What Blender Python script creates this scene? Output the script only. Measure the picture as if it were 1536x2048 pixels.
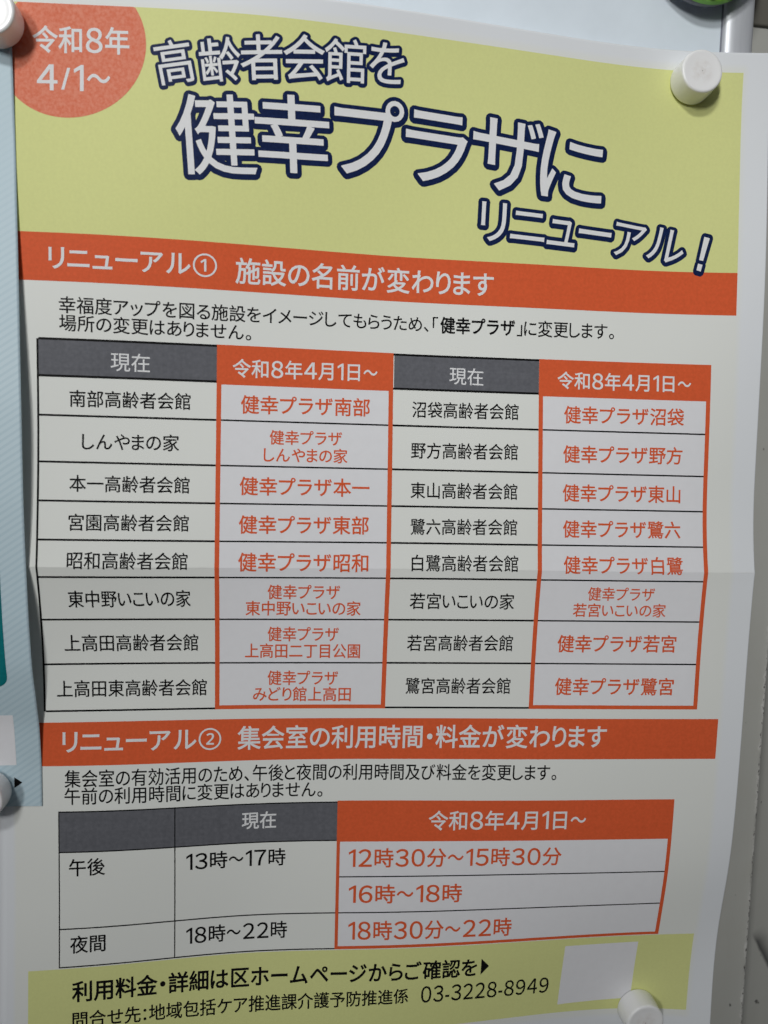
import bpy, bmesh, math
import numpy as np
from mathutils import Vector, Matrix
from mathutils.geometry import delaunay_2d_cdt

for o in list(bpy.data.objects):
    bpy.data.objects.remove(o)
S = bpy.context.scene
C = S.collection
H0 = 1.40                      # height of the poster's fold above the floor (m)


def W(u, v, z):
    """page millimetres (u right, v down, z out of the board) -> world metres"""
    return Vector(((u - 148.5) / 1000, -z / 1000, H0 + (210 - v) / 1000))


# ------------------------------------------------------------------ camera
CAMP = [0.089044, -0.13454, 0.020731, 105.047012, 161.951452, -303.205594]
r = np.array(CAMP[:3])
th = np.linalg.norm(r)
k = r / th
K = np.array([[0, -k[2], k[1]], [k[2], 0, -k[0]], [-k[1], k[0], 0]])
RM = np.eye(3) + math.sin(th) * K + (1 - math.cos(th)) * K @ K
wv = lambda a: Vector((a[0], a[2], -a[1]))
right, up, back = wv(RM[0]), -wv(RM[1]), -wv(RM[2])
cd = bpy.data.cameras.new('camera')
cam = bpy.data.objects.new('camera', cd)
C.objects.link(cam)
M = Matrix((right, up, back)).transposed().to_4x4()
M.translation = W(CAMP[3], CAMP[4], -CAMP[5])
cam.matrix_world = M
cd.sensor_fit = 'VERTICAL'
cd.sensor_height = 36
cd.lens = 36 * 1540 / 2048
cd.clip_start = 0.01
cd.clip_end = 50
cd.dof.use_dof = True
cd.dof.focus_distance = 0.312
cd.dof.aperture_fstop = 11
S.camera = cam

# ------------------------------------------------------------------ light
wd = bpy.data.worlds.new('World')
S.world = wd
wd.use_nodes = True
bg = wd.node_tree.nodes['Background']
# the room: a bright ceiling, dim walls and floor
wt = wd.node_tree
tcw = wt.nodes.new('ShaderNodeTexCoord')
spw = wt.nodes.new('ShaderNodeSeparateXYZ')
wt.links.new(tcw.outputs['Generated'], spw.inputs[0])
rmp = wt.nodes.new('ShaderNodeValToRGB')
rmp.color_ramp.elements[0].position, rmp.color_ramp.elements[0].color = 0.25, (.035, .036, .037, 1)
rmp.color_ramp.elements[1].position, rmp.color_ramp.elements[1].color = 0.80, (.52, .54, .57, 1)
mrw = wt.nodes.new('ShaderNodeMapRange')
mrw.inputs[1].default_value, mrw.inputs[2].default_value = -1, 1
wt.links.new(spw.outputs[2], mrw.inputs[0])
wt.links.new(mrw.outputs[0], rmp.inputs[0])
wt.links.new(rmp.outputs[0], bg.inputs[0])
bg.inputs[1].default_value = 0.29


def area(name, loc, target, sx, sy, power, col, spread):
    ld = bpy.data.lights.new(name, 'AREA')
    ld.shape = 'RECTANGLE'
    ld.size, ld.size_y, ld.energy, ld.color = sx, sy, power, col
    ld.spread = math.radians(spread)
    o = bpy.data.objects.new(name, ld)
    C.objects.link(o)
    o.location = loc
    o.rotation_euler = (Vector(target) - Vector(loc)).to_track_quat('-Z', 'Y').to_euler()


area('ceiling_lamp', (-0.50, -1.15, H0 + 0.80), (0.0, 0, H0 + 0.175), 0.2, 0.12, 0.475, (1.0, 1.0, 0.985), 44)
area('ceiling_lamp', (-1.30, -2.6, H0 + 0.75), (0.0, 0, H0 + 0.16), 0.25, 0.5, 0.63, (1.0, 1.0, 0.985), 25)
S.view_settings.view_transform = 'Standard'
S.view_settings.look = 'None'
S.view_settings.exposure = 0
S.view_settings.gamma = 1


# ------------------------------------------------------------------ materials
class NT:
    def __init__(s, name):
        s.m = bpy.data.materials.new(name)
        s.m.use_nodes = True
        s.t = s.m.node_tree
        s.b = s.t.nodes['Principled BSDF']

    def n(s, typ, **kw):
        x = s.t.nodes.new(typ)
        for a, v in kw.items():
            if a.startswith('i_'):
                x.inputs[a[2:]].default_value = v
            elif a[0] == 'i' and a[1:].isdigit():
                x.inputs[int(a[1:])].default_value = v
            else:
                setattr(x, a, v)
        return x

    def l(s, a, b):
        s.t.links.new(a, b)

    def math(s, op, a, b=None, c=None):
        x = s.n('ShaderNodeMath', operation=op)
        for i, q in enumerate((a, b, c)):
            if q is None:
                continue
            if isinstance(q, (int, float)):
                x.inputs[i].default_value = q
            else:
                s.l(q, x.inputs[i])
        return x.outputs[0]

    def mix(s, f, a, b):
        x = s.n('ShaderNodeMix', data_type='RGBA')
        for key, q in ((0, f), (6, a), (7, b)):
            if isinstance(q, (int, float)):
                x.inputs[key].default_value = q
            elif isinstance(q, tuple):
                x.inputs[key].default_value = q if len(q) == 4 else q + (1,)
            else:
                s.l(q, x.inputs[key])
        return x.outputs[2]

    def noise(s, scale, detail=3, coord=None, rough=0.55):
        x = s.n('ShaderNodeTexNoise', i_Scale=scale, i_Detail=detail, i_Roughness=rough)
        s.l(coord or s.obj(), x.inputs['Vector'])
        return x.outputs[0]

    def obj(s):
        return s.n('ShaderNodeTexCoord').outputs['Object']

    def ramp(s, f, lo, hi):
        x = s.n('ShaderNodeMapRange', i1=lo, i2=hi)
        s.l(f, x.inputs[0])
        return x.outputs[0]

    def bump(s, h, strength, dist=0.0002):
        x = s.n('ShaderNodeBump', i_Strength=strength, i_Distance=dist)
        s.l(h, x.inputs['Height'])
        s.l(x.outputs[0], s.b.inputs['Normal'])


def waves(t):
    """fine paper grain plus the slight cockling the sheet keeps from handling"""
    mp = t.n('ShaderNodeMapping')
    mp.inputs['Scale'].default_value = (1.0, 1.0, .55)
    t.l(t.obj(), mp.inputs['Vector'])
    h = t.math('ADD', t.math('MULTIPLY', t.noise(1800, 3), .10), t.math('MULTIPLY', t.noise(13, 2, mp.outputs[0]), 11))
    h = t.math('ADD', h, t.math('MULTIPLY', t.noise(48, 2), 1.6))
    t.bump(h, .32, .00012)


def ink(name, col, amt=0.06, streak=0.0, rough=0.5, col2=None, mott=900, spec=0.06):
    """printed toner: the flat colour with fine grain and faint print-head streaks"""
    t = NT(name)
    dark = tuple(c * (1 - amt) for c in col)
    light = col2 or tuple(min(1, c * (1 + amt * .6) + amt * .012) for c in col)
    f = t.ramp(t.noise(mott, 3), .3, .7)
    c = t.mix(f, dark, light)
    if streak:
        mp = t.n('ShaderNodeMapping')
        mp.inputs['Scale'].default_value = (620, 40, 16)
        t.l(t.obj(), mp.inputs['Vector'])
        n = t.noise(1, 2, mp.outputs[0])
        mp2 = t.n('ShaderNodeMapping')
        mp2.inputs['Scale'].default_value = (14, 40, 700)
        t.l(t.obj(), mp2.inputs['Vector'])
        n2 = t.noise(1, 2, mp2.outputs[0])
        g = t.math('MULTIPLY_ADD', t.math('ADD', n, n2), streak, 1 - streak)
        hv = t.n('ShaderNodeHueSaturation')
        t.l(c, hv.inputs['Color'])
        t.l(g, hv.inputs['Value'])
        c = hv.outputs[0]
    t.l(c, t.b.inputs['Base Color'])
    t.b.inputs['Roughness'].default_value = rough
    t.b.inputs['Specular IOR Level'].default_value = spec
    waves(t)
    return t.m


BARE = (.775, .800, .830)
TINT = (.785, .800, .765)


def paper_mat():
    t = NT('poster_paper')
    uv = t.n('ShaderNodeUVMap', uv_map='page').outputs[0]
    sx = t.n('ShaderNodeSeparateXYZ')
    t.l(uv, sx.inputs[0])
    a = t.n('ShaderNodeMapRange', interpolation_type='SMOOTHSTEP', i1=4.6, i2=6.6)
    t.l(sx.outputs[0], a.inputs[0])
    b = t.n('ShaderNodeMapRange', interpolation_type='SMOOTHSTEP', i1=289.5, i2=286)
    t.l(sx.outputs[0], b.inputs[0])
    cc = t.n('ShaderNodeMapRange', interpolation_type='SMOOTHSTEP', i1=6.0, i2=9.5)
    t.l(sx.outputs[1], cc.inputs[0])
    dd = t.n('ShaderNodeMapRange', interpolation_type='SMOOTHSTEP', i1=412, i2=409)
    t.l(sx.outputs[1], dd.inputs[0])
    f = t.math('MULTIPLY', t.math('MULTIPLY', a.outputs[0], b.outputs[0]), t.math('MULTIPLY', cc.outputs[0], dd.outputs[0]))
    c = t.mix(f, BARE, TINT)
    g = t.noise(45, 4)
    c = t.mix(t.math('MULTIPLY', t.ramp(g, .35, .75), .06), c, (.70, .70, .66))
    # a few dust specks in the paper
    vo = t.n('ShaderNodeTexVoronoi', i_Scale=55)
    t.l(t.obj(), vo.inputs['Vector'])
    sp = t.math('MULTIPLY', t.math('LESS_THAN', vo.outputs['Distance'], .035), t.math('GREATER_THAN', t.noise(23, 1), .60))
    c = t.mix(t.math('MULTIPLY', sp, .55), c, (.25, .24, .22))
    # worn whitened fibres along the crease
    w = t.math('SUBTRACT', sx.outputs[1], 210)
    w = t.math('ABSOLUTE', t.math('ADD', w, t.math('MULTIPLY', t.math('SUBTRACT', t.noise(260, 3), .5), 1.0)))
    w = t.ramp(w, .55, .1)
    c = t.mix(t.math('MULTIPLY', w, t.math('MULTIPLY', t.ramp(t.noise(120, 3), .4, .7), .35)), c, (.62, .62, .60))
    t.l(c, t.b.inputs['Base Color'])
    t.b.inputs['Roughness'].default_value = .6
    t.b.inputs['Specular IOR Level'].default_value = .3
    waves(t)
    return t.m


def plain(name, col, rough=.4, metal=0, spec=.5, bumpscale=None, bs=.1, bd=.0002):
    t = NT(name)
    n = t.noise(60, 3)
    c = t.mix(t.ramp(n, .3, .7), tuple(x * .96 for x in col), tuple(min(1, x * 1.02) for x in col))
    t.l(c, t.b.inputs['Base Color'])
    t.b.inputs['Roughness'].default_value = rough
    t.b.inputs['Metallic'].default_value = metal
    t.b.inputs['Specular IOR Level'].default_value = spec
    if bumpscale:
        t.bump(t.noise(bumpscale, 3), bs, bd)
    return t.m


ORANGE = (.72, .118, .041)
M_PAPER = paper_mat()
M_ORANGE = ink('orange_toner', ORANGE, .07, .07)
M_ORTEXT = ink('orange_lettering', (.72, .115, .038), .05, 0)
M_YELLOW = ink('yellow_toner', (.715, .74, .315), .025, .012)
M_BADGE = ink('badge_toner', (.75, .185, .10), .05, .03, col2=(.78, .28, .185), mott=800)
M_GREY = ink('grey_toner', (.135, .138, .155), .12, .18, rough=.42, mott=700)
M_BLACK = ink('black_toner', (.006, .006, .0065), .2, 0, rough=.45)
M_NAVY = ink('navy_toner', (.006, .016, .070), .25, .05, rough=.45)
M_WHITE = ink('unprinted_lettering', (.785, .79, .80), .02, 0, rough=.6)
M_CELL = ink('unprinted_cell', (.785, .785, .810), .015, 0, rough=.6, mott=300)
INKS = {'k': M_BLACK, 'w': M_WHITE, 'o': M_ORTEXT}

# ------------------------------------------------------------------ the poster's bent surface (natural splines in page mm)
KU = np.array([-12., 40, 95, 150, 205, 260, 309])
KV1 = np.array([0., 14, 45, 85, 130, 165, 185, 198, 210])
KV2 = np.array([210., 222, 240, 270, 305, 340, 365, 385, 400, 420])
Z = np.array([[-0.13, 5.14, 9.78, 7.71, 1.75, -0.67, 6.2], [-0.55, 4.81, 8.63, 5.85, 1.56, -0.99, 6.62], [0.2, 5.09, 6.23, 2.79, 0.9, -0.02, 8.72], [2.04, 6.47, 4.62, 0.48, 1.28, 2.49, 11.95], [3.56, 6.19, 4.79, 2.21, 3.45, 6.59, 12.42], [5.01, 6.34, 6.77, 5.79, 7.13, 9.35, 12.47], [6.51, 7.65, 8.01, 7.6, 9.33, 10.82, 13.09], [7.68, 8.8, 8.71, 8.67, 10.75, 12.53, 14.41], [8.82, 9.91, 9.26, 9.65, 12.1, 14.65, 16.2], [6.74, 6.94, 7.27, 8.43, 10.94, 13.8, 16.12], [4.03, 3.55, 4.68, 6.76, 9.61, 12.92, 15.85], [1.27, 2.14, 2.37, 4.96, 8.81, 12.68, 15.56], [0.21, 3.41, 1.93, 4.21, 8.67, 11.9, 15.1], [1.32, 3.4, 1.24, 4.21, 7.47, 10.28, 12.33], [3.52, 3.8, 1.19, 4.25, 5.74, 6.48, 8.71], [5.5, 4.22, 2.03, 4.05, 3.73, 3.24, 7.87], [6.88, 4.58, 2.96, 3.79, 2.12, 1.46, 8.38], [8.62, 5.17, 4.23, 3.4, 0.17, 0.05, 9.37]])


def nat(Kn):
    n = len(Kn)
    h = np.diff(Kn)
    A = np.zeros((n, n))
    B = np.zeros((n, n))
    A[0, 0] = A[-1, -1] = 1
    for i in range(1, n - 1):
        A[i, i - 1], A[i, i], A[i, i + 1] = h[i - 1], 2 * (h[i - 1] + h[i]), h[i]
        B[i, i - 1], B[i, i], B[i, i + 1] = 6 / h[i - 1], -6 / h[i - 1] - 6 / h[i], 6 / h[i]
    Mx = np.linalg.solve(A, B)

    def w(t):
        t = np.clip(t, Kn[0], Kn[-1])
        i = np.clip(np.searchsorted(Kn, t, side='right') - 1, 0, n - 2)
        hh = h[i]
        a, b = (Kn[i + 1] - t) / hh, (t - Kn[i]) / hh
        Wt = np.zeros((len(t), n))
        q = np.arange(len(t))
        Wt[q, i] += a
        Wt[q, i + 1] += b
        return Wt + ((a**3 - a) * hh**2 / 6)[:, None] * Mx[i] + ((b**3 - b) * hh**2 / 6)[:, None] * Mx[i + 1]
    return w


wu, wv1, wv2 = nat(KU), nat(KV1), nat(KV2)


def page_z(u, v):
    u, v = np.asarray(u, float), np.asarray(v, float)
    Wv = np.zeros((len(v), len(Z)))
    upm = v <= 210.0001
    if upm.any():
        Wv[upm, :len(KV1)] = wv1(v[upm])
    if (~upm).any():
        Wv[~upm, len(KV1) - 1:] = wv2(v[~upm])
    crease = .42 * np.exp(-np.abs(v - 210) / 5.5) * (.75 + .25 * np.sin(u / 17.0 + 1.0) * np.sin(u / 41.0))
    return np.einsum('ni,ij,nj->n', Wv, Z, wu(u)) + crease


def bent(u, v, off):
    z = page_z(u, v) + off
    return np.stack([(u - 148.5) / 1000, -z / 1000, (210 - v) / 1000], 1)


GRID = 3.0


def obj(name, verts, faces, mat, parent=None, smooth=True, loc=None):
    m = bpy.data.meshes.new(name)
    m.from_pydata([tuple(map(float, p)) for p in verts], [], faces)
    m.validate()
    if smooth:
        m.polygons.foreach_set('use_smooth', [True] * len(m.polygons))
    m.materials.append(mat)
    o = bpy.data.objects.new(name, m)
    C.objects.link(o)
    if parent:
        o.parent = parent
    if loc:
        o.location = loc
    return o


def tag(o, label, cat, group=None):
    o['label'], o['category'] = label, cat
    if group:
        o['group'] = group
    return o


def empty(name, loc, label, cat, group=None):
    o = bpy.data.objects.new(name, None)
    C.objects.link(o)
    o.location = loc
    o.empty_display_size = .02
    return tag(o, label, cat, group)


def page_part(name, verts, faces, mat, off, parent):
    """flat page artwork (mm) -> cut along the paper's own grid -> laid on the bent paper"""
    bm = bmesh.new()
    vs = [bm.verts.new((p[0], p[1], p[2] if len(p) > 2 else 0)) for p in verts]
    for f in faces:
        try:
            bm.faces.new([vs[i] for i in f])
        except ValueError:
            pass
    a = np.array([p[:2] for p in verts])
    for ax in (0, 1):
        lo, hi = a[:, ax].min(), a[:, ax].max()
        for kk in range(int(math.ceil((lo + .001) / GRID)), int(math.floor((hi - .001) / GRID)) + 1):
            co, no = [0, 0, 0], [0, 0, 0]
            co[ax], no[ax] = kk * GRID, 1
            bmesh.ops.bisect_plane(bm, geom=bm.verts[:] + bm.edges[:] + bm.faces[:], dist=1e-5, plane_co=co, plane_no=no)
    P = np.array([v.co[:] for v in bm.verts])
    Q = bent(P[:, 0], P[:, 1], P[:, 2] + off)
    for v, q, p in zip(bm.verts, Q, P):
        v.co = q
    for f in bm.faces:
        f.smooth = not name.startswith(('letter', 'heading', 'para'))
    fold = [abs(p[1] - 210) < 1e-3 for p in P]
    bm.verts.index_update()
    for e in bm.edges:
        if fold[e.verts[0].index] and fold[e.verts[1].index]:
            e.smooth = False
    for f in bm.faces:
        f.normal_update()
        if f.normal.y > 0:
            f.normal_flip()
    m = bpy.data.meshes.new(name)
    bm.to_mesh(m)
    bm.free()
    m.materials.append(mat)
    o = bpy.data.objects.new(name, m)
    C.objects.link(o)
    o.parent = parent
    return o


def rects(*rs):
    """rectangles (u0, u1, v0, v1) already split into grid cells"""
    V, F = [], []
    for u0, u1, v0, v1 in rs:
        b = len(V)
        V += [(u0, v0), (u1, v0), (u1, v1), (u0, v1)]
        F.append((b, b + 1, b + 2, b + 3))
    return V, F


# ------------------------------------------------------------------ lettering
_raw, _fat = {}, {}


def raw(ch):
    """outline of one character: welded vertices, triangles, boundary edges with their outward side"""
    if ch in _raw:
        return _raw[ch]
    if ch == '！':
        V = [(.19, .235), (.31, .235), (.33, .75), (.17, .75), (.19, 0), (.32, 0), (.32, .15), (.19, .15)]
        F = [(0, 1, 2), (0, 2, 3), (4, 5, 6), (4, 6, 7)]
    elif ch == '１':
        V = [(.40, 0), (.485, 0), (.485, .74), (.425, .74), (.225, .615), (.225, .53), (.40, .632)]
        F = [(0, 1, 2), (0, 2, 6), (6, 2, 3), (6, 3, 4), (6, 4, 5)]
    else:
        c = bpy.data.curves.new('letter', 'FONT')
        c.body, c.size, c.resolution_u = ch, 1, 4
        o = bpy.data.objects.new('letter', c)
        C.objects.link(o)
        ev = o.evaluated_get(bpy.context.evaluated_depsgraph_get())
        me = ev.to_mesh()
        me.calc_loop_triangles()
        vv = [v.co.copy() for v in me.vertices]
        tr = [tuple(t.vertices) for t in me.loop_triangles]
        ev.to_mesh_clear()
        bpy.data.objects.remove(o)
        bpy.data.curves.remove(c)
        ids, V, mp = {}, [], []
        for p in vv:
            q = (round(p.x, 5), round(p.y, 5))
            if q not in ids:
                ids[q] = len(V)
                V.append(q)
            mp.append(ids[q])
        F = [tuple(mp[i] for i in t) for t in tr]
        F = [t for t in F if len(set(t)) == 3]
    if ch in '①②':
        V = [((x - .5) * 1.10 + .5, (y - .38) * 1.10 + .38) for x, y in V]
    if ch in '０１２３４５６７８９':
        V = [((x - .5) * 1.16 + .5, y * 1.13 - .04) for x, y in V]
    cnt = {}
    for t in F:
        for i in range(3):
            a, b, c3 = t[i], t[(i + 1) % 3], t[(i + 2) % 3]
            cnt.setdefault((min(a, b), max(a, b)), []).append((a, b, c3))
    E = [x[0] for x in cnt.values() if len(x) == 1]
    _raw[ch] = (V, F, E)
    return _raw[ch]


def outward(V, e):
    a, b, c3 = (Vector(V[i]) for i in e)
    n = Vector(((b - a).y, -(b - a).x))
    if n.length < 1e-9:
        return Vector((0, 0))
    n.normalize()
    return -n if n.dot(c3 - a) > 0 else n


def fatten(ch, r, union=False):
    if ch in '①②':
        r = .004
    key = (ch, r)
    if key in _fat:
        return _fat[key]
    V, F, E = raw(ch)
    if abs(r) < .016 and not union:                      # small weight change: move the outline along its normals
        acc = [Vector((0, 0)) for _ in V]
        for e in E:
            n = outward(V, e)
            for i in e[:2]:
                acc[i] += n
        out = []
        for p, a in zip(V, acc):
            if a.length > 1e-6:
                m = min(1.5, 2 / max(a.length, .8)) if a.length < 2 else 1
                a = a.normalized() * r * m
            out.append((p[0] + a.x, p[1] + a.y))
        _fat[key] = (out, F)
    else:                                  # real stroke: union of glyph, edge bands and round joins
        vs, fs = [Vector(p) for p in V], [tuple(f) for f in F]
        for e in E:
            a, b = Vector(V[e[0]]), Vector(V[e[1]])
            n = outward(V, e) * r
            i = len(vs)
            vs += [a - n * .2, b - n * .2, b + n, a + n]
            fs.append((i, i + 1, i + 2, i + 3))
        for j in {i for e in E for i in e[:2]}:
            i = len(vs)
            vs += [Vector(V[j]) + Vector((math.cos(t), math.sin(t))) * r for t in (q * math.pi / 5 + .1 for q in range(10))]
            fs.append(tuple(range(i, i + 10)))
        ccw = []
        for f in fs:
            ar = sum(vs[f[q]].cross(vs[f[(q + 1) % len(f)]]) for q in range(len(f)))
            if abs(ar) > 1e-9:
                ccw.append(f if ar > 0 else tuple(reversed(f)))
        ov, oe, of, vo, eo, fo = delaunay_2d_cdt(vs, [], ccw, 0, 1e-6, False)
        # keep the triangles whose centre lies in the glyph or within the stroke of its outline
        pa = np.array([V[e[0]] for e in E])
        pb = np.array([V[e[1]] for e in E])
        tri = np.array([[V[i] for i in t] for t in F])
        keep = []
        for f in of:
            c = np.mean([ov[i][:] for i in f], axis=0)
            d = pb - pa
            t = np.clip(((c - pa) * d).sum(1) / np.maximum((d * d).sum(1), 1e-12), 0, 1)
            if (np.hypot(*(pa + d * t[:, None] - c).T) < r).any():
                keep.append(tuple(f))
                continue
            q = tri - c
            cr = [q[:, i, 0] * q[:, (i + 1) % 3, 1] - q[:, i, 1] * q[:, (i + 1) % 3, 0] for i in range(3)]
            if (((cr[0] >= 0) & (cr[1] >= 0) & (cr[2] >= 0)) | ((cr[0] <= 0) & (cr[1] <= 0) & (cr[2] <= 0))).any():
                keep.append(tuple(f))
        _fat[key] = ([(p.x, p.y) for p in ov], keep)
    return _fat[key]


FULL = {c: chr(ord(c) + 0xFEE0) for c in '0123456789'}


def metric(ch, r):
    V, F = fatten(ch, r)
    xs = [p[0] for p in V]
    lo, hi = min(xs), max(xs)
    if '\u4e00' <= ch <= '\u9fff':
        return 0.0, 1.0, 1.0
    if ch in '０１２３４５６７８９':
        return lo - .065, hi - lo + .13, 1
    if ch == '～':
        return lo - .05, (hi - lo) * .82 + .10, .82
    if ch in '①②':
        return lo - .03, hi - lo + .06, 1
    if ch in '、。':
        return lo - .05, hi - lo + .22, 1
    if ch in '「」':
        return lo - .08, hi - lo + .14, 1
    if ch in '・：':
        return lo - .12, hi - lo + .24, 1
    return lo - .055, hi - lo + .11, 1


def lettering(text, u0, u1, va, vb, em, r, mat, parent, off=.12):
    chs = [FULL.get(c, c) for c in text]
    x, pos = 0.0, []
    for c in chs:
        lo, adv, s = metric(c, r)
        pos.append((x, lo, s))
        x += adv
    f0 = [p[0] for p in fatten(chs[0], r)[0]]
    f1 = [p[0] for p in fatten(chs[-1], r)[0]]
    lo0 = (min(f0) - pos[0][1]) * pos[0][2]
    hi1 = pos[-1][0] + (max(f1) - pos[-1][1]) * pos[-1][2]
    sx = (u1 - u0) / (hi1 - lo0)
    V, F = [], []
    for c, (px, lo, s) in zip(chs, pos):
        gv, gf = fatten(c, r)
        b = len(V)
        for gx, gy in gv:
            u = u0 + (px + (gx - lo) * s - lo0) * sx
            t = (u - u0) / (u1 - u0)
            V.append((u, va + (vb - va) * t - (gy - .38) * em))
        F += [tuple(i + b for i in f) for f in gf]
    return page_part('lettering', V, F, mat, off, parent)


# ================================================================== SETTING
BZ = -3.0                                  # whiteboard face behind the page plane (mm)
WZ = -16.0                                 # wall face


def slab(name, u0, u1, v0, v1, z0, z1, mat, parent=None, bev=0.0, seg=3):
    bm = bmesh.new()
    bmesh.ops.create_cube(bm, size=1)
    a, b = W(u0, v1, z0), W(u1, v0, z1)
    for v in bm.verts:
        v.co = Vector([a[i] + (v.co[i] + .5) * (b[i] - a[i]) for i in range(3)])
    bmesh.ops.recalc_face_normals(bm, faces=bm.faces[:])
    if bev:
        bmesh.ops.bevel(bm, geom=bm.edges[:], offset=bev / 1000, segments=seg, profile=.6, affect='EDGES')
    m = bpy.data.meshes.new(name)
    bm.to_mesh(m)
    bm.free()
    m.materials.append(mat)
    for p in m.polygons:
        p.use_smooth = bev > 0
    o = bpy.data.objects.new(name, m)
    C.objects.link(o)
    if parent:
        o.parent = parent
        o.matrix_parent_inverse = Matrix.Translation(-parent.location)
    return o


def extrude_profile(name, prof, v0, v1, mat, nseg=2, parent=None, smooth=True, jitter=0.0):
    """a (u, z) profile swept down the wall from v0 to v1"""
    rows = np.linspace(v0, v1, nseg)
    V, F = [], []
    n = len(prof)
    for v in rows:
        V += [W(p[0], v, p[1]) for p in prof]
    for i in range(len(rows) - 1):
        for j in range(n - 1):
            F.append((i * n + j, i * n + j + 1, (i + 1) * n + j + 1, (i + 1) * n + j))
    o = obj(name, V, F, mat, None, smooth)
    if parent:
        o.parent = parent
        o.matrix_parent_inverse = Matrix.Translation(-parent.location)
    return o


def wall_mat():
    t = NT('wall_paint')
    co = t.obj()
    n1, n2 = t.noise(6, 5, co), t.noise(70, 4, co)
    c = t.mix(t.ramp(n1, .3, .7), (.39, .39, .36), (.44, .44, .41))
    c = t.mix(t.math('MULTIPLY', t.ramp(n2, .45, .8), .25), c, (.38, .365, .32))
    s = t.n('ShaderNodeSeparateXYZ')
    t.l(co, s.inputs[0])
    # chipped paint along the corner of the post: broken dark cracks with pale rims
    wob = t.math('MULTIPLY', t.math('SUBTRACT', t.noise(260, 5, co, .7), .5), .0042)
    xr = (327.3 - 148.5) / 1000
    dx = t.math('ABSOLUTE', t.math('SUBTRACT', t.math('ADD', s.outputs[0], wob), xr))
    gate = t.ramp(t.noise(330, 4, co, .7), .50, .56)
    c = t.mix(t.math('MULTIPLY', t.ramp(dx, .0011, .0003), t.math('MULTIPLY', t.ramp(t.noise(90, 2, co), .45, .6), .55)), c, (.70, .69, .66))
    c = t.mix(t.math('MULTIPLY', t.ramp(dx, .00034, .00012), gate), c, (.06, .055, .05))
    # scattered scuffs and specks
    vo = t.n('ShaderNodeTexVoronoi', i_Scale=95)
    wv_ = t.n('ShaderNodeVectorMath', operation='ADD')
    nz = t.n('ShaderNodeTexNoise', i_Scale=160)
    t.l(co, nz.inputs['Vector'])
    sc = t.n('ShaderNodeVectorMath', operation='SCALE')
    t.l(nz.outputs['Color'], sc.inputs[0])
    sc.inputs['Scale'].default_value = .008
    t.l(co, wv_.inputs[0])
    t.l(sc.outputs[0], wv_.inputs[1])
    t.l(wv_.outputs[0], vo.inputs['Vector'])
    sp = t.math('MULTIPLY', t.ramp(vo.outputs['Distance'], .085, .04), t.math('GREATER_THAN', t.noise(48, 2, co), .50))
    c = t.mix(t.math('MULTIPLY', sp, .85), c, (.05, .048, .045))
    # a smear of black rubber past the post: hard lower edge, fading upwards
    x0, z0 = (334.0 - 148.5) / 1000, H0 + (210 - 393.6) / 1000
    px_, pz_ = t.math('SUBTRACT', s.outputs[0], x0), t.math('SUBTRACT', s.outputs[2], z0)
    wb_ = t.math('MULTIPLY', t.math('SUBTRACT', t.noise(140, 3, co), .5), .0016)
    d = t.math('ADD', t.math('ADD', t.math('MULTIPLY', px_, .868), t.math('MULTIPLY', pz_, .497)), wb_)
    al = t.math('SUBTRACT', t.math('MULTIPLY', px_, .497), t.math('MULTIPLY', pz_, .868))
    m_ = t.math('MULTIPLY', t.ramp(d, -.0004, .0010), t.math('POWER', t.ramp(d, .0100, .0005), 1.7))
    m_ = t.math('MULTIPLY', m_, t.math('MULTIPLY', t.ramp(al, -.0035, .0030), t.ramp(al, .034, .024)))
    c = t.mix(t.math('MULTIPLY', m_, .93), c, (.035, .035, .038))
    t.l(c, t.b.inputs['Base Color'])
    t.b.inputs['Roughness'].default_value = .45
    t.bump(t.math('ADD', t.noise(40, 3, co), t.math('MULTIPLY', t.noise(400, 3, co), .12)), .35, .0006)
    return t.m


M_WALL = wall_mat()
M_DARK_STRIP = plain('dark_strip', (.115, .108, .09), .55, bumpscale=200)
# wall with a post whose rounded, chipped corner runs down beside the board
prof = [(-1200, WZ - .01), (300, WZ), (319, WZ), (324.5, WZ + .2), (326.0, WZ + .5), (326.9, WZ + .75), (327.6, WZ + .65), (328.3, WZ - .1),
        (329.1, WZ - 1.3), (330.6, WZ - 3.0), (334, WZ - 4.2), (342, WZ - 4.8), (900, WZ - 4.8), (1800, WZ - 4.8)]
wall = extrude_profile('wall', prof, -900, 1390, M_WALL, 12)
wall['kind'] = 'structure'
tr = slab('dark_wall_strip', 295, 1200, -420, -18.2, WZ - 6, WZ + 1.5, M_DARK_STRIP, None, 1.0)  # dark strip added over the wall's upper right, makes that area darker
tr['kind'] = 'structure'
# ------------------------------------------------------------------ whiteboard
wb = empty('whiteboard', W(-200, 500, BZ), 'bluish white magnetic whiteboard with silver frame behind the poster', 'whiteboard')
M_BOARD = plain('whiteboard_enamel', (.77, .85, .92), .28, spec=.5, bumpscale=30, bs=.06, bd=.0003)
t = NT('brushed_aluminium')
mp = t.n('ShaderNodeMapping')
mp.inputs['Scale'].default_value = (900, 900, 60)
t.l(t.obj(), mp.inputs['Vector'])
t.b.inputs['Metallic'].default_value = .45
t.b.inputs['Roughness'].default_value = .47
t.l(t.mix(t.noise(1, 3, mp.outputs[0]), (.60, .62, .66), (.72, .74, .78)), t.b.inputs['Base Color'])
t.bump(t.noise(1500, 2), .15, .00004)
M_ALU = t.m
slab('panel', -900, 281, -350, 650, BZ - 14, BZ, M_BOARD, wb)


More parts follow.
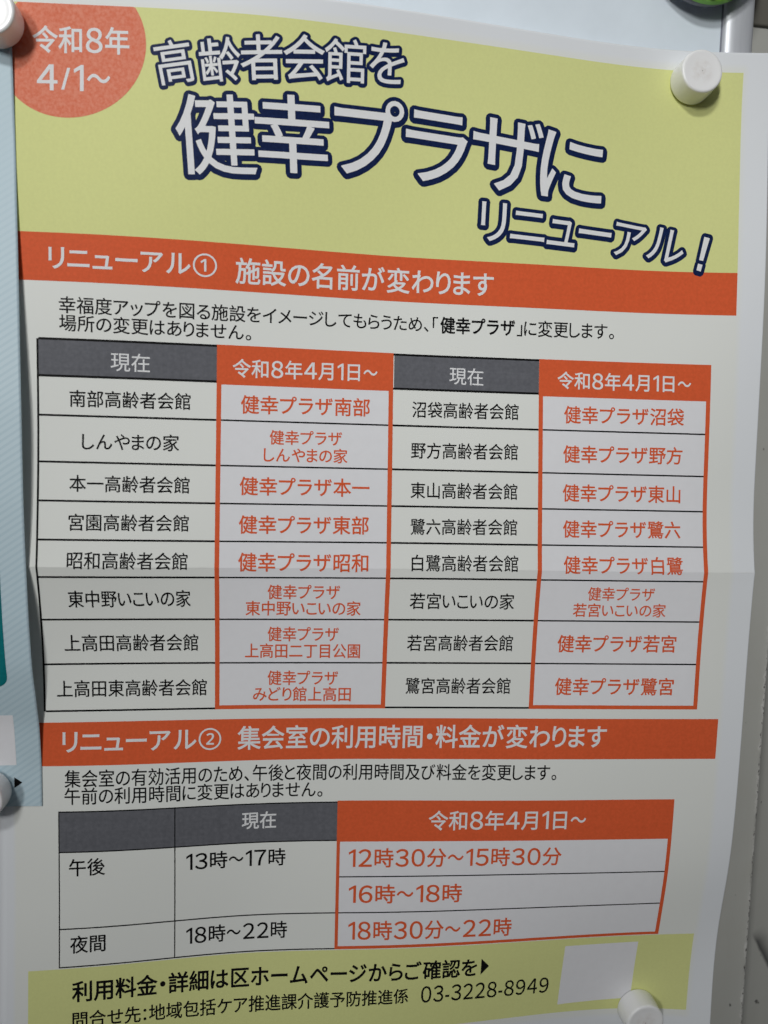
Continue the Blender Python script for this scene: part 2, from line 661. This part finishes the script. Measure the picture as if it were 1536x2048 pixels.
def rail(u0, u1, crown):
    n = 14
    pr = [(u0 + .35, BZ - 16)]
    for i in range(n + 1):
        a = math.pi * (1 - i / n)
        pr.append(((u0 + u1) / 2 + (u1 - u0) / 2 * math.copysign(abs(math.cos(a))**.72, math.cos(a)), BZ - 1.2 + (crown - BZ + 1.2) * abs(math.sin(a))**.72))
    pr.append((u1 - .1, BZ - 16))
    return pr


extrude_profile('frame_rail', rail(279.2, 292.7, -.3), -350, 650, M_ALU, 2, wb)
slab('dark_seal', 278.75, 279.6, -350, 650, BZ - 1, BZ + .25, plain('dark_gap', (.22, .23, .28), .6), wb)

# ------------------------------------------------------------------ green plate at the top of the board
gp = empty('magnet_clip', W(269, -34, BZ), 'round bright green disc with dark grey rim at the whiteboard\'s upper right edge', 'magnet clip')
M_GREEN = plain('green_plastic', (.22, .56, .06), .3)
M_RIM = plain('grey_rim_rubber', (.17, .17, .20), .5)


def round_plate(name, u0, u1, v0, v1, rad, z0, z1, mat, bev):
    bm = bmesh.new()
    pts = []
    for cu, cv, a0 in ((u1 - rad, v1 - rad, 0), (u0 + rad, v1 - rad, 90), (u0 + rad, v0 + rad, 180), (u1 - rad, v0 + rad, 270)):
        for q in range(13):
            a = math.radians(a0 + q * 7.5)
            pts.append((cu + rad * math.cos(a), cv + rad * math.sin(a)))
    f = bm.faces.new([bm.verts.new(W(p[0], p[1], z0)) for p in pts])
    ex = bmesh.ops.extrude_face_region(bm, geom=[f])
    for v in ex['geom']:
        if isinstance(v, bmesh.types.BMVert):
            v.co.y -= (z1 - z0) / 1000
    bmesh.ops.recalc_face_normals(bm, faces=bm.faces[:])
    es = [e for e in bm.edges if all(abs(v.co.y + z1 / 1000) < 1e-7 for v in e.verts)]
    bmesh.ops.bevel(bm, geom=es, offset=bev / 1000, segments=3, profile=.5, affect='EDGES')
    m = bpy.data.meshes.new(name)
    bm.to_mesh(m)
    bm.free()
    m.materials.append(mat)
    for p in m.polygons:
        p.use_smooth = True
    o = bpy.data.objects.new(name, m)
    C.objects.link(o)
    o.parent = gp
    o.matrix_parent_inverse = Matrix.Translation(-gp.location)
    return o


round_plate('rim', 245.0, 290.2, -58.6, -13.4, 22.599, 2.0, 4.2, M_RIM, .5)
round_plate('face', 246.6, 290.2, -56.7, -13.1, 21.799, 4.3, 7.0, M_GREEN, .8)

# ================================================================== POSTER
U = {"B1": 286.66, "H0": 22.26, "H1": 66.0, "H2": 130.26, "H3": 270.5, "P1": 297.31, "U0": 17.3, "U1": 81.13, "U2": 148.33, "U3": 206.79, "U4": 277.28, "YL": 10.66}
V = {"b1b": 106.38, "b1t": 89.31, "b2b": 288.75, "b2t": 271.58, "fold": 210.0, "h0": 306.93, "h1": 323.19, "h2": 338.81, "h3": 354.28, "h4": 369.69, "pt": 2.23, "t0": 126.9, "t1": 140.14, "t2": 154.43, "t3": 171.45, "t4": 185.71, "t5": 199.98, "t6": 213.84, "t7": 230.67, "t8": 248.49, "t9": 267.08, "y1t": 9.95, "y2b": 407.49, "y2t": 370.34}
poster = empty('poster', (0, 0, H0), 'large yellow and orange A3 notice with two printed tables and a fold across the middle', 'poster')
us = sorted({0.0, 297.3} | {GRID * i for i in range(1, 100)})
vs_ = sorted({2.3, 418.5} | {GRID * i for i in range(1, 140)})
uu, vv = np.meshgrid(us, vs_)
uu, vv = uu.copy(), vv.copy()
# the trimmed top edge is not quite straight; the small dents are in the paper, not the print
uu, vv = uu.ravel(), vv.ravel()
P = bent(uu, vv, 0)
nu = len(us)
F = [(i * nu + j, i * nu + j + 1, (i + 1) * nu + j + 1, (i + 1) * nu + j) for i in range(len(vs_) - 1) for j in range(nu - 1)]
F = [tuple(reversed(f)) for f in F]
sheet = obj('sheet', P, F, M_PAPER, poster)
me = sheet.data
lay = me.uv_layers.new(name='page')
li = np.zeros(len(me.loops), int)
me.loops.foreach_get('vertex_index', li)
lay.data.foreach_set('uv', np.stack([uu[li], vv[li]], 1).ravel().astype(np.float32))
for e in me.edges:
    a, b = e.vertices
    if abs(vv[a] - 210) < 1e-3 and abs(vv[b] - 210) < 1e-3:
        e.use_edge_sharp = True
sol = sheet.modifiers.new('thickness', 'SOLIDIFY')
sol.thickness, sol.offset = .00018, -1

UL, UR = 7.0, U['B1']
part = lambda name, rs, mat, off, par=poster: page_part(name, *rects(*rs), mat, off, par)
title = part('title_panel', [(UL, UR, V['y1t'], V['b1t'])], M_YELLOW, .04)
band1 = part('section_band', [(UL, UR, V['b1t'] + .003, V['b1b'])], M_ORANGE, .04)
band2 = part('section_band', [(UL, UR, V['b2t'], V['b2b'])], M_ORANGE, .04)
contact = part('contact_panel', [(U['YL'], UR, V['y2t'], V['y2b'])], M_YELLOW, .04)

# round date badge, clipped by the panel's top and left edges
bv, cx_, cy_ = [], 29.77, 24.72
E1, E2 = Vector((-.8832, .4690)), Vector((.4690, .8832))
for i in range(120):
    a = 2 * math.pi * i / 120
    p = E1 * 26.49 * math.cos(a) + E2 * 23.45 * math.sin(a)
    bv.append((max(UL, cx_ + p.x), max(V['y1t'], cy_ + p.y)))
badge = page_part('date_badge', bv, [tuple(range(120))], M_BADGE, .08, poster)

# tables
lw = .72
TK = ['t%d' % i for i in range(10)]


def hline(u0, u1, v, w=lw):
    return (u0, u1, v - w / 2, v + w / 2)


ow = 1.75
rs = [(U['U0'] - .35, U['U0'] + .35, V['t0'], V['t9'])]
for a, b in (('U0', 'U1'), ('U2', 'U3')):
    for kx in TK:
        rs.append(hline(U[a] + (.36 if a == 'U0' else .0), U[b] - .02, V[kx], lw * (1.15 if kx in ('t0', 't1') else 1)))
for a, b in (('U1', 'U2'), ('U3', 'U4')):
    for kx in TK[2:9]:
        rs.append(hline(U[a] + ow - .03, U[b] - ow + .03, V[kx], .60))
table1 = part('name_table', rs, M_BLACK, .08)
for a, b in (('U0', 'U1'), ('U2', 'U3')):
    part('header_cell', [(U[a] + .3, U[b] - .02, V['t0'] + .3, V['t1'] - .3)], M_GREY, .05, table1)
for a, b in (('U1', 'U2'), ('U3', 'U4')):
    vh = V['t1'] + 1.0
    part('column_frame', [(U[a], U[b], V['t0'] - .5, vh), (U[a], U[a] + ow, vh, V['t9'] + .4), (U[b] - ow, U[b], vh, V['t9'] + .4),
                          (U[a] + ow, U[b] - ow, V['t9'] - 1.2, V['t9'] + .4)], M_ORANGE, .06, table1)
    part('cell_fill', [(U[a] + ow, U[b] - ow, vh, V['t9'] - 1.2)], M_CELL, .04, table1)

lw2 = .5
rs = []
for kx in ('h0', 'h1', 'h3', 'h4'):
    rs.append(hline(U['H0'] - .2, U['H2'] - .01, V[kx], lw2))
for a, b in zip(('h0', 'h1', 'h3'), ('h1', 'h3', 'h4')):
    for q in ('H0', 'H1'):
        rs.append((U[q] - .2, U[q] + .2, V[a] + lw2 / 2, V[b] - lw2 / 2))
for kx in ('h2', 'h3'):
    rs.append(hline(U['H2'] + 1.3, U['H3'] - 1.6, V[kx], lw2))
table2 = part('hours_table', rs, M_BLACK, .08)
for a, b in (('H0', 'H1'), ('H1', 'H2')):
    part('header_cell', [(U[a] + .15, U[b] - (.15 if b == 'H1' else .01), V['h0'] + .2, V['h1'] - .2)], M_GREY, .05, table2)
vh = V['h1'] + .6
part('column_frame', [(U['H2'], U['H3'], V['h0'] - .6, vh), (U['H2'], U['H2'] + 1.35, vh, V['h4'] + .3), (U['H3'] - 1.6, U['H3'], vh, V['h4'] + .3),
                      (U['H2'] + 1.35, U['H3'] - 1.6, V['h4'] - 1.0, V['h4'] + .3)], M_ORANGE, .06, table2)
part('cell_fill', [(U['H2'] + 1.35, U['H3'] - 1.6, vh, V['h4'] - 1.0)], M_CELL, .04, table2)
page_part('blank_patch', [(229.2, 373.9), (262.0, 373.6), (261.6, 402.2), (228.5, 403.4)], [(0, 1, 2, 3)], M_CELL, .09, contact)

# every printed line of text: owner, text, u0, u1, v at start, v at end, em (mm), weight, ink
RUNS = [
    ["badge", "令和8年", 16.02, 49.82, 22.23, 21.55, 9.73, 0.0155, "w"],
    ["badge", "4/1～", 17.52, 43.14, 35.18, 34.65, 10.4, 0.0155, "w"],
    ["band1", "リニューアル①", 21.53, 80.91, 98.02, 97.61, 9.24, 0.014, "w"],
    ["band1", "施設の名前が変わります", 87.63, 187.49, 98.94, 98.14, 10.05, 0.014, "w"],
    ["para1", "幸福度アップを図る施設をイメージしてもらうため、「", 24.95, 165.73, 114.64, 114.67, 6.47, 0.008, "k"],
    ["para1", "健幸プラザ", 166.63, 196.65, 114.63, 114.54, 6.85, 0.022, "k"],
    ["para1", "」に変更します。", 197.46, 237.31, 114.51, 114.35, 6.84, 0.008, "k"],
    ["para1", "場所の変更はありません。", 24.96, 93.65, 121.03, 121.5, 6.34, 0.008, "k"],
    ["table1", "現在", 43.03, 56.99, 134.29, 134.46, 7.28, 0.005, "w"],
    ["table1", "令和8年4月1日～", 86.89, 142.1, 134.85, 134.35, 7.41, 0.012, "w"],
    ["table1", "現在", 170.67, 184.23, 134.21, 134.51, 7.27, 0.005, "w"],
    ["table1", "令和8年4月1日～", 214.26, 269.23, 134.46, 134.48, 7.41, 0.012, "w"],
    ["table1", "南部高齢者会館", 28.34, 71.64, 148.16, 147.95, 6.61, 0.007, "k"],
    ["table1", "しんやまの家", 32.71, 67.67, 163.76, 163.47, 6.66, 0.007, "k"],
    ["table1", "本一高齢者会館", 28.3, 71.59, 179.21, 179.13, 6.67, 0.007, "k"],
    ["table1", "宮園高齢者会館", 28.23, 71.48, 193.51, 193.36, 6.67, 0.007, "k"],
    ["table1", "昭和高齢者会館", 27.93, 71.19, 207.43, 207.63, 6.93, 0.007, "k"],
    ["table1", "東中野いこいの家", 27.43, 72.17, 222.55, 222.24, 7.25, 0.007, "k"],
    ["table1", "上高田高齢者会館", 25.17, 74.76, 240.13, 240.1, 7.27, 0.007, "k"],
    ["table1", "上高田東高齢者会館", 21.88, 77.95, 258.31, 258.39, 7.19, 0.007, "k"],
    ["table1", "健幸プラザ南部", 90.1, 139.34, 148.29, 147.87, 7.42, 0.013, "o"],
    ["table1", "健幸プラザ本一", 90.04, 139.59, 178.96, 178.94, 7.45, 0.013, "o"],
    ["table1", "健幸プラザ東部", 89.95, 139.54, 193.56, 193.39, 7.48, 0.013, "o"],
    ["table1", "健幸プラザ昭和", 89.85, 139.58, 207.8, 207.91, 7.7, 0.013, "o"],
    ["table1", "健幸プラザ", 100.99, 128.62, 160.37, 160.16, 5.9, 0.011, "o"],
    ["table1", "しんやまの家", 98.93, 130.85, 166.99, 166.86, 5.91, 0.011, "o"],
    ["table1", "健幸プラザ", 101.05, 128.94, 219.59, 219.57, 6.26, 0.011, "o"],
    ["table1", "東中野いこいの家", 92.73, 137.27, 226.13, 226.15, 6.32, 0.011, "o"],
    ["table1", "健幸プラザ", 101.23, 128.97, 236.64, 236.69, 6.38, 0.011, "o"],
    ["table1", "上高田二丁目公園", 92.62, 137.56, 243.49, 243.6, 6.41, 0.011, "o"],
    ["table1", "健幸プラザ", 101.44, 129.18, 254.67, 254.79, 6.44, 0.011, "o"],
    ["table1", "みどり館上高田", 95.86, 134.43, 261.33, 261.58, 6.46, 0.011, "o"],
    ["table1", "沼袋高齢者会館", 155.9, 198.62, 147.99, 147.7, 6.78, 0.007, "k"],
    ["table1", "野方高齢者会館", 155.69, 198.43, 163.93, 163.55, 6.76, 0.007, "k"],
    ["table1", "東山高齢者会館", 155.7, 198.36, 179.39, 179.23, 6.75, 0.007, "k"],
    ["table1", "鷺六高齢者会館", 155.92, 198.39, 193.57, 193.22, 6.75, 0.007, "k"],
    ["table1", "白鷺高齢者会館", 156.53, 198.93, 207.67, 207.47, 6.9, 0.007, "k"],
    ["table1", "若宮いこいの家", 156.47, 198.37, 222.94, 222.92, 7.09, 0.007, "k"],
    ["table1", "若宮高齢者会館", 156.14, 198.86, 240.22, 240.08, 7.17, 0.007, "k"],
    ["table1", "鷺宮高齢者会館", 156.25, 198.8, 258.0, 257.92, 7.22, 0.007, "k"],
    ["table1", "健幸プラザ沼袋", 217.17, 266.65, 148.1, 147.84, 7.41, 0.013, "o"],
    ["table1", "健幸プラザ野方", 216.89, 266.35, 163.81, 163.37, 7.41, 0.013, "o"],
    ["table1", "健幸プラザ東山", 216.82, 265.99, 179.2, 179.03, 7.4, 0.013, "o"],
    ["table1", "健幸プラザ鷺六", 217.02, 266.08, 193.5, 193.29, 7.35, 0.013, "o"],
    ["table1", "健幸プラザ白鷺", 217.35, 266.76, 207.69, 207.63, 7.51, 0.013, "o"],
    ["table1", "健幸プラザ若宮", 217.11, 266.52, 240.15, 239.93, 7.73, 0.013, "o"],
    ["table1", "健幸プラザ鷺宮", 217.1, 266.66, 258.01, 257.89, 7.77, 0.013, "o"],
    ["table1", "健幸プラザ", 228.07, 255.73, 219.34, 219.37, 6.02, 0.011, "o"],
    ["table1", "若宮いこいの家", 222.47, 261.06, 226.13, 226.08, 6.04, 0.011, "o"],
    ["band2", "リニューアル②", 23.7, 83.66, 279.19, 279.26, 9.72, 0.014, "w"],
    ["band2", "集会室の利用時間・料金が変わります", 89.98, 239.73, 279.42, 279.05, 10.33, 0.014, "w"],
    ["para2", "集会室の有効活用のため、午後と夜間の利用時間及び料金を変更します。", 24.43, 219.6, 293.84, 294.37, 7.37, 0.008, "k"],
    ["para2", "午前の利用時間に変更はありません。", 24.43, 124.05, 300.75, 301.36, 7.19, 0.008, "k"],
    ["table2", "現在", 91.98, 105.69, 313.79, 313.73, 7.64, 0.012, "w"],
    ["table2", "令和8年4月1日～", 167.53, 233.18, 314.9, 314.81, 8.96, 0.012, "w"],
    ["table2", "午後", 25.93, 39.48, 329.55, 329.27, 7.57, 0.009, "k"],
    ["table2", "夜間", 26.23, 39.58, 360.76, 360.63, 7.56, 0.009, "k"],
    ["table2", "13時～17時", 70.39, 109.64, 329.78, 329.72, 7.92, 0.01, "k"],
    ["table2", "18時～22時", 70.48, 110.73, 361.12, 360.93, 7.85, 0.01, "k"],
    ["table2", "12時30分～15時30分", 135.32, 223.79, 330.8, 330.85, 8.75, 0.013, "o"],
    ["table2", "16時～18時", 135.67, 182.59, 346.24, 346.47, 8.71, 0.013, "o"],
    ["table2", "18時30分～22時", 135.81, 204.56, 362.0, 362.7, 8.99, 0.013, "o"],
    ["contact", "利用料金・詳細は区ホームページからご確認を", 26.98, 190.73, 379.94, 380.87, 9.04, 0.02, "k"],
    ["contact", "▶", 192.46, 195.95, 380.66, 380.6, 8.23, 0.006, "k"],
    ["contact", "問合せ先：地域包括ケア推進課介護予防推進係", 27.15, 161.66, 391.65, 391.83, 7.28, 0.012, "k"],
    ["contact", "03-3228-8949", 167.1, 223.53, 391.8, 392.79, 8.87, 0.01, "k"]]
OWN = {'badge': badge, 'band1': band1, 'band2': band2, 'table1': table1, 'table2': table2, 'contact': contact}
paras = {}
for ow_, text, u0, u1, va, vb, em, wgt, colr in RUNS:
    if ow_.startswith('para'):
        if ow_ not in paras:
            paras[ow_] = lettering(text, u0, u1, va, vb, em, wgt, INKS[colr], poster, .06)
            paras[ow_].name = 'paragraph'
        else:
            lettering(text, u0, u1, va, vb, em, wgt, INKS[colr], paras[ow_], .06)
    else:
        lettering(text, u0, u1, va, vb, em, wgt, INKS[colr], OWN[ow_], .12)

# the arched three-line heading: each character is its own affine copy (white on a navy outline)
TITLE = [
    ["高", 0.498, 0.382, 65.455, 27.607, 14.007, -2.649, 3.16, 15.519],
    ["齢", 0.508, 0.384, 81.672, 25.778, 15.374, -2.217, 2.104, 15.633],
    ["者", 0.489, 0.38, 96.279, 23.799, 16.257, -1.694, 1.09, 16.205],
    ["会", 0.502, 0.381, 111.707, 22.273, 16.027, -1.509, 0.648, 16.295],
    ["館", 0.479, 0.384, 126.803, 21.783, 16.678, -1.025, 0.19, 15.604],
    ["を", 0.488, 0.377, 142.39, 20.74, 16.42, -0.375, -0.258, 16.11],
    ["健", 0.498, 0.38, 80.245, 51.416, 30.092, -2.117, 2.316, 29.83],
    ["幸", 0.501, 0.379, 107.95, 48.771, 29.841, -1.051, 1.684, 28.955],
    ["プ", 0.557, 0.398, 136.535, 46.856, 30.634, 0.004, 0.485, 31.083],
    ["ラ", 0.509, 0.352, 162.724, 48.365, 32.517, 1.777, 0.248, 31.473],
    ["ザ", 0.502, 0.365, 191.094, 48.483, 30.899, 2.873, -0.276, 31.709],
    ["に", 0.512, 0.363, 217.963, 51.54, 33.346, 4.222, -1.645, 31.478],
    ["リ", 0.498, 0.359, 186.621, 73.925, 17.981, 0.71, -0.279, 18.588],
    ["ニ", 0.489, 0.356, 200.623, 74.768, 17.514, 0.897, -0.969, 18.202],
    ["ュ", 0.502, 0.257, 214.426, 76.484, 16.165, 0.916, -1.517, 20.111],
    ["ー", 0.499, 0.384, 228.426, 75.598, 17.168, 1.171, -2.226, 19.071],
    ["ア", 0.528, 0.344, 242.822, 77.881, 15.811, 2.113, -2.685, 17.01],
    ["ル", 0.509, 0.363, 258.288, 79.018, 16.294, 3.19, -3.273, 16.84],
    ["！", 0.25, 0.375, 272.915, 82.021, 13.134, 3.365, -4.174, 17.844]]
for i, (ch, gx, gy, cu, cv, xu, xv, yu, yv) in enumerate(TITLE):
    line = 0 if i < 6 else 1 if i < 12 else 2
    rw, rn = ((.006, .084), (.005, .062), (.001, .090))[line]
    if ch == '！':
        rw, rn = .001, .10
    cu2, cv2 = cu, cv
    for kind, rr, mat, off in (('heading_outline', rn, M_NAVY, .07 + .006 * (i % 4)), ('heading_letter', rw, M_WHITE, .13)):
        gv, gf = fatten(ch, rr, True)
        dv = (.22, .34, .24)[line] if kind == 'heading_outline' else 0
        A = [(cu2 + (x - gx) * xu + (gy - y) * yu, cv2 + dv + (x - gx) * xv + (gy - y) * yv) for x, y in gv]
        page_part(kind, A, gf, mat, off, title)

# ================================================================== LEAFLET overlapping the poster's left edge
BV = np.array([-10, 6, 26, 41, 61, 106, 152, 186, 206, 231, 248, 261, 272, 288, 306.])
BZV = np.array([3, 3, 3, 3, 3.5, 7.5, 10.8, 11.8, 11.6, 11.2, 10, 7, 4, 2.5, 2.3])
BF = np.linspace(-10, 306, 400)
bzs = np.interp(BF, BV, BZV)
kern = np.exp(-np.linspace(-2, 2, 21)**2)
bzs = np.convolve(np.pad(bzs, 10, 'edge'), kern / kern.sum(), 'valid')


LE_V = np.array([-10, 26, 41, 61, 106.5, 152, 185, 205, 230, 246, 260, 271, 288, 304.])
LE_U = np.array([8.4, 9.25, 9.6, 10.2, 11.8, 13.1, 13.65, 14.05, 14.75, 15.25, 15.7, 15.85, 16.05, 16.22])


def leaf_edge(v):
    return np.interp(v, LE_V, LE_U)


def leaf_pos(s, v, off):
    """s = mm left of the leaflet's right edge"""
    s, v = np.asarray(s, float), np.asarray(v, float)
    u = leaf_edge(v) - s
    z = np.interp(v, BF, bzs) - .012 * s
    z = np.maximum(z, page_z(np.maximum(u, -10), v) * np.clip(1 + (u + 2) / 14, 0, 1) + .45)
    return np.stack([(u - 148.5) / 1000, -(z + off) / 1000, (210 - v) / 1000], 1)


leaf = empty('leaflet', (0, 0, H0), 'pale blue diagonally striped leaflet with teal panel overlapping the poster\'s left edge', 'leaflet')


def leaf_mat():
    t = NT('striped_leaflet_paper')
    uv = t.n('ShaderNodeUVMap', uv_map='page').outputs[0]
    s = t.n('ShaderNodeSeparateXYZ')
    t.l(uv, s.inputs[0])
    q = t.math('ADD', t.math('MULTIPLY', s.outputs[0], -.70), s.outputs[1])
    w = t.math('FRACT', t.math('DIVIDE', q, 2.55))
    w = t.math('ABSOLUTE', t.math('SUBTRACT', w, .5))
    f = t.ramp(w, .17, .25)
    fv = t.n('ShaderNodeMapRange', i1=60, i2=130)
    t.l(s.outputs[1], fv.inputs[0])
    f = t.math('MULTIPLY', f, t.math('MULTIPLY_ADD', fv.outputs[0], .75, .25))
    c = t.mix(f, (.46, .60, .67), (.525, .655, .72))
    t.l(c, t.b.inputs['Base Color'])
    t.b.inputs['Roughness'].default_value = .5
    t.bump(t.noise(1800, 3), .12, .00005)
    return t.m


def leaf_part(name, s_list, v_list, mat, off, parent, solid=False):
    ss, vv2 = np.meshgrid(s_list, v_list)
    ss, vv2 = ss.ravel(), vv2.ravel()
    n = len(s_list)
    F = [(i * n + j, i * n + j + 1, (i + 1) * n + j + 1, (i + 1) * n + j) for i in range(len(v_list) - 1) for j in range(n - 1)]
    o = obj(name, leaf_pos(ss, vv2, off), F, mat, parent)
    m = o.data
    l2 = m.uv_layers.new(name='page')
    li = np.zeros(len(m.loops), int)
    m.loops.foreach_get('vertex_index', li)
    l2.data.foreach_set('uv', np.stack([ss[li], vv2[li]], 1).ravel().astype(np.float32))
    if solid:
        md = o.modifiers.new('thickness', 'SOLIDIFY')
        md.thickness, md.offset = .00018, -1
    return o


M_LEAF = leaf_mat()
SG = np.concatenate([np.arange(0, 30, 1.0), np.arange(30, 211, 6.0)])
VG = np.arange(6, 304.9, 1.42)
leaf_part('sheet', SG, np.append(VG, 304.25), M_LEAF, 0, leaf, True)
M_TEAL = ink('teal_toner', (.006, .17, .19), .1, .05)
# teal panel with a rounded lower corner
tv, tf = [], []
vb_, vt_, s0, rad = 255.3, 60.0, 9.15, 4.2
rows = list(np.arange(vt_, vb_ - rad, 2.0)) + [vb_ - rad + rad * math.sin(a) for a in np.linspace(0, math.pi / 2, 9)]
cols = np.linspace(0, 1, 40)
for v in rows:
    t_ = max(0, v - (vb_ - rad))
    se = s0 + rad - math.sqrt(max(0, rad * rad - t_ * t_))
    tv += [(se + (180 - se) * c_, v) for c_ in cols]
nC = len(cols)
tf = [(i * nC + j, i * nC + j + 1, (i + 1) * nC + j + 1, (i + 1) * nC + j) for i in range(len(rows) - 1) for j in range(nC - 1)]
a = np.array(tv)
obj('teal_panel', leaf_pos(a[:, 0], a[:, 1], .06), tf, M_TEAL, leaf)
leaf_part('blank_patch', np.linspace(9.1, 30, 14), np.linspace(267.2, 287.8, 16), M_CELL, .06, leaf)
ae = lambda u, v: (leaf_edge(v) - u, v)
ap = np.array([ae(6.0, 292.7), ae(8.9, 294.8), ae(6.0, 296.9)])
obj('arrow_mark', leaf_pos(ap[:, 0], ap[:, 1], .1), [(0, 2, 1)], M_BLACK, leaf, False)


# ================================================================== MAGNETS
def magnet_mat():
    t = NT('white_magnet_plastic')
    co = t.obj()
    s = t.n('ShaderNodeSeparateXYZ')
    t.l(co, s.inputs[0])
    rr = t.n('ShaderNodeVectorMath', operation='LENGTH')
    cm = t.n('ShaderNodeCombineXYZ')
    t.l(s.outputs[0], cm.inputs[0])
    t.l(s.outputs[1], cm.inputs[1])
    t.l(cm.outputs[0], rr.inputs[0])
    top = t.ramp(s.outputs[2], .0088, .0096)
    st = t.math('MULTIPLY', t.ramp(rr.outputs['Value'], .0055, .0005), t.ramp(t.noise(330, 4, co), .42, .68))
    c = t.mix(t.math('MULTIPLY', t.math('MULTIPLY', st, top), .45), (.90, .90, .90), (.52, .43, .37))
    pin = t.math('MULTIPLY', t.ramp(rr.outputs['Value'], .00035, .00012), top)
    c = t.mix(t.math('MULTIPLY', pin, .6), c, (.2, .17, .15))
    t.l(c, t.b.inputs['Base Color'])
    t.b.inputs['Roughness'].default_value = .27
    t.b.inputs['Specular IOR Level'].default_value = .5
    t.b.inputs['Subsurface Weight'].default_value = .05
    t.b.inputs['Subsurface Radius'].default_value = (.002, .002, .0018)
    return t.m


M_MAG = magnet_mat()
PROFILE = [(0, 9.75), (2.0, 9.72), (4.5, 9.70), (6.3, 9.80), (7.2, 9.92), (7.75, 9.88), (8.1, 9.65), (8.28, 9.3), (8.33, 8.8), (8.42, 6), (8.52, 3), (8.6, 1.0), (8.55, .55),
           (8.3, .35), (8.05, .3), (8.0, 0), (0, 0)]
N = 64
mv, mf = [], []
for rr_, zz in PROFILE:
    mv += [(rr_ / 1000 * math.cos(2 * math.pi * i / N), rr_ / 1000 * math.sin(2 * math.pi * i / N), zz / 1000) for i in range(N)]
for i in range(len(PROFILE) - 1):
    for j in range(N):
        mf.append(tuple(reversed((i * N + j, i * N + (j + 1) % N, (i + 1) * N + (j + 1) % N, (i + 1) * N + j))))
mg = bpy.data.meshes.new('magnet')
mg.from_pydata(mv, [], mf)
bmx = bmesh.new()
bmx.from_mesh(mg)
bmesh.ops.remove_doubles(bmx, verts=bmx.verts[:], dist=1e-7)
bmesh.ops.recalc_face_normals(bmx, faces=bmx.faces[:])
for f in bmx.faces:
    f.smooth = True
bmx.to_mesh(mg)
bmx.free()
mg.materials.append(M_MAG)


def magnet(u, v, z, tilt, label, spin=0, sc=1.0):
    o = bpy.data.objects.new('magnet', mg)
    C.objects.link(o)
    n = Vector((tilt[0], -1, tilt[1])).normalized()
    o.rotation_euler = (n.to_track_quat('Z', 'Y').to_matrix().to_4x4() @ Matrix.Rotation(spin, 4, 'Z')).to_euler()
    o.location = W(u, v, z)
    o.scale = (sc, sc, sc)
    tag(o, label, 'magnet', 'round white magnets pinning the papers')
    return o


pz = lambda u, v: float(page_z([u], [v])[0])
magnet(265.5, 14.8, pz(265.5, 14.8) + .25, (-.02, .06), 'round white magnet with brownish stain on its face, at the poster\'s upper right corner', .4)
magnet(5.3, 18.8, 3.5, (0, 0), 'round white magnet beside the orange date badge at the poster\'s upper left', 2.0)
magnet(264.2, 406.0, pz(264.2, 406.0) + .3, (.0, -.06), 'round white magnet below the blank square patch in the yellow contact panel', 4.0)
magnet(-3.2, 297.4, 2.9, (0, 0), 'round white magnet at the bottom of the blue striped leaflet', 1.1)
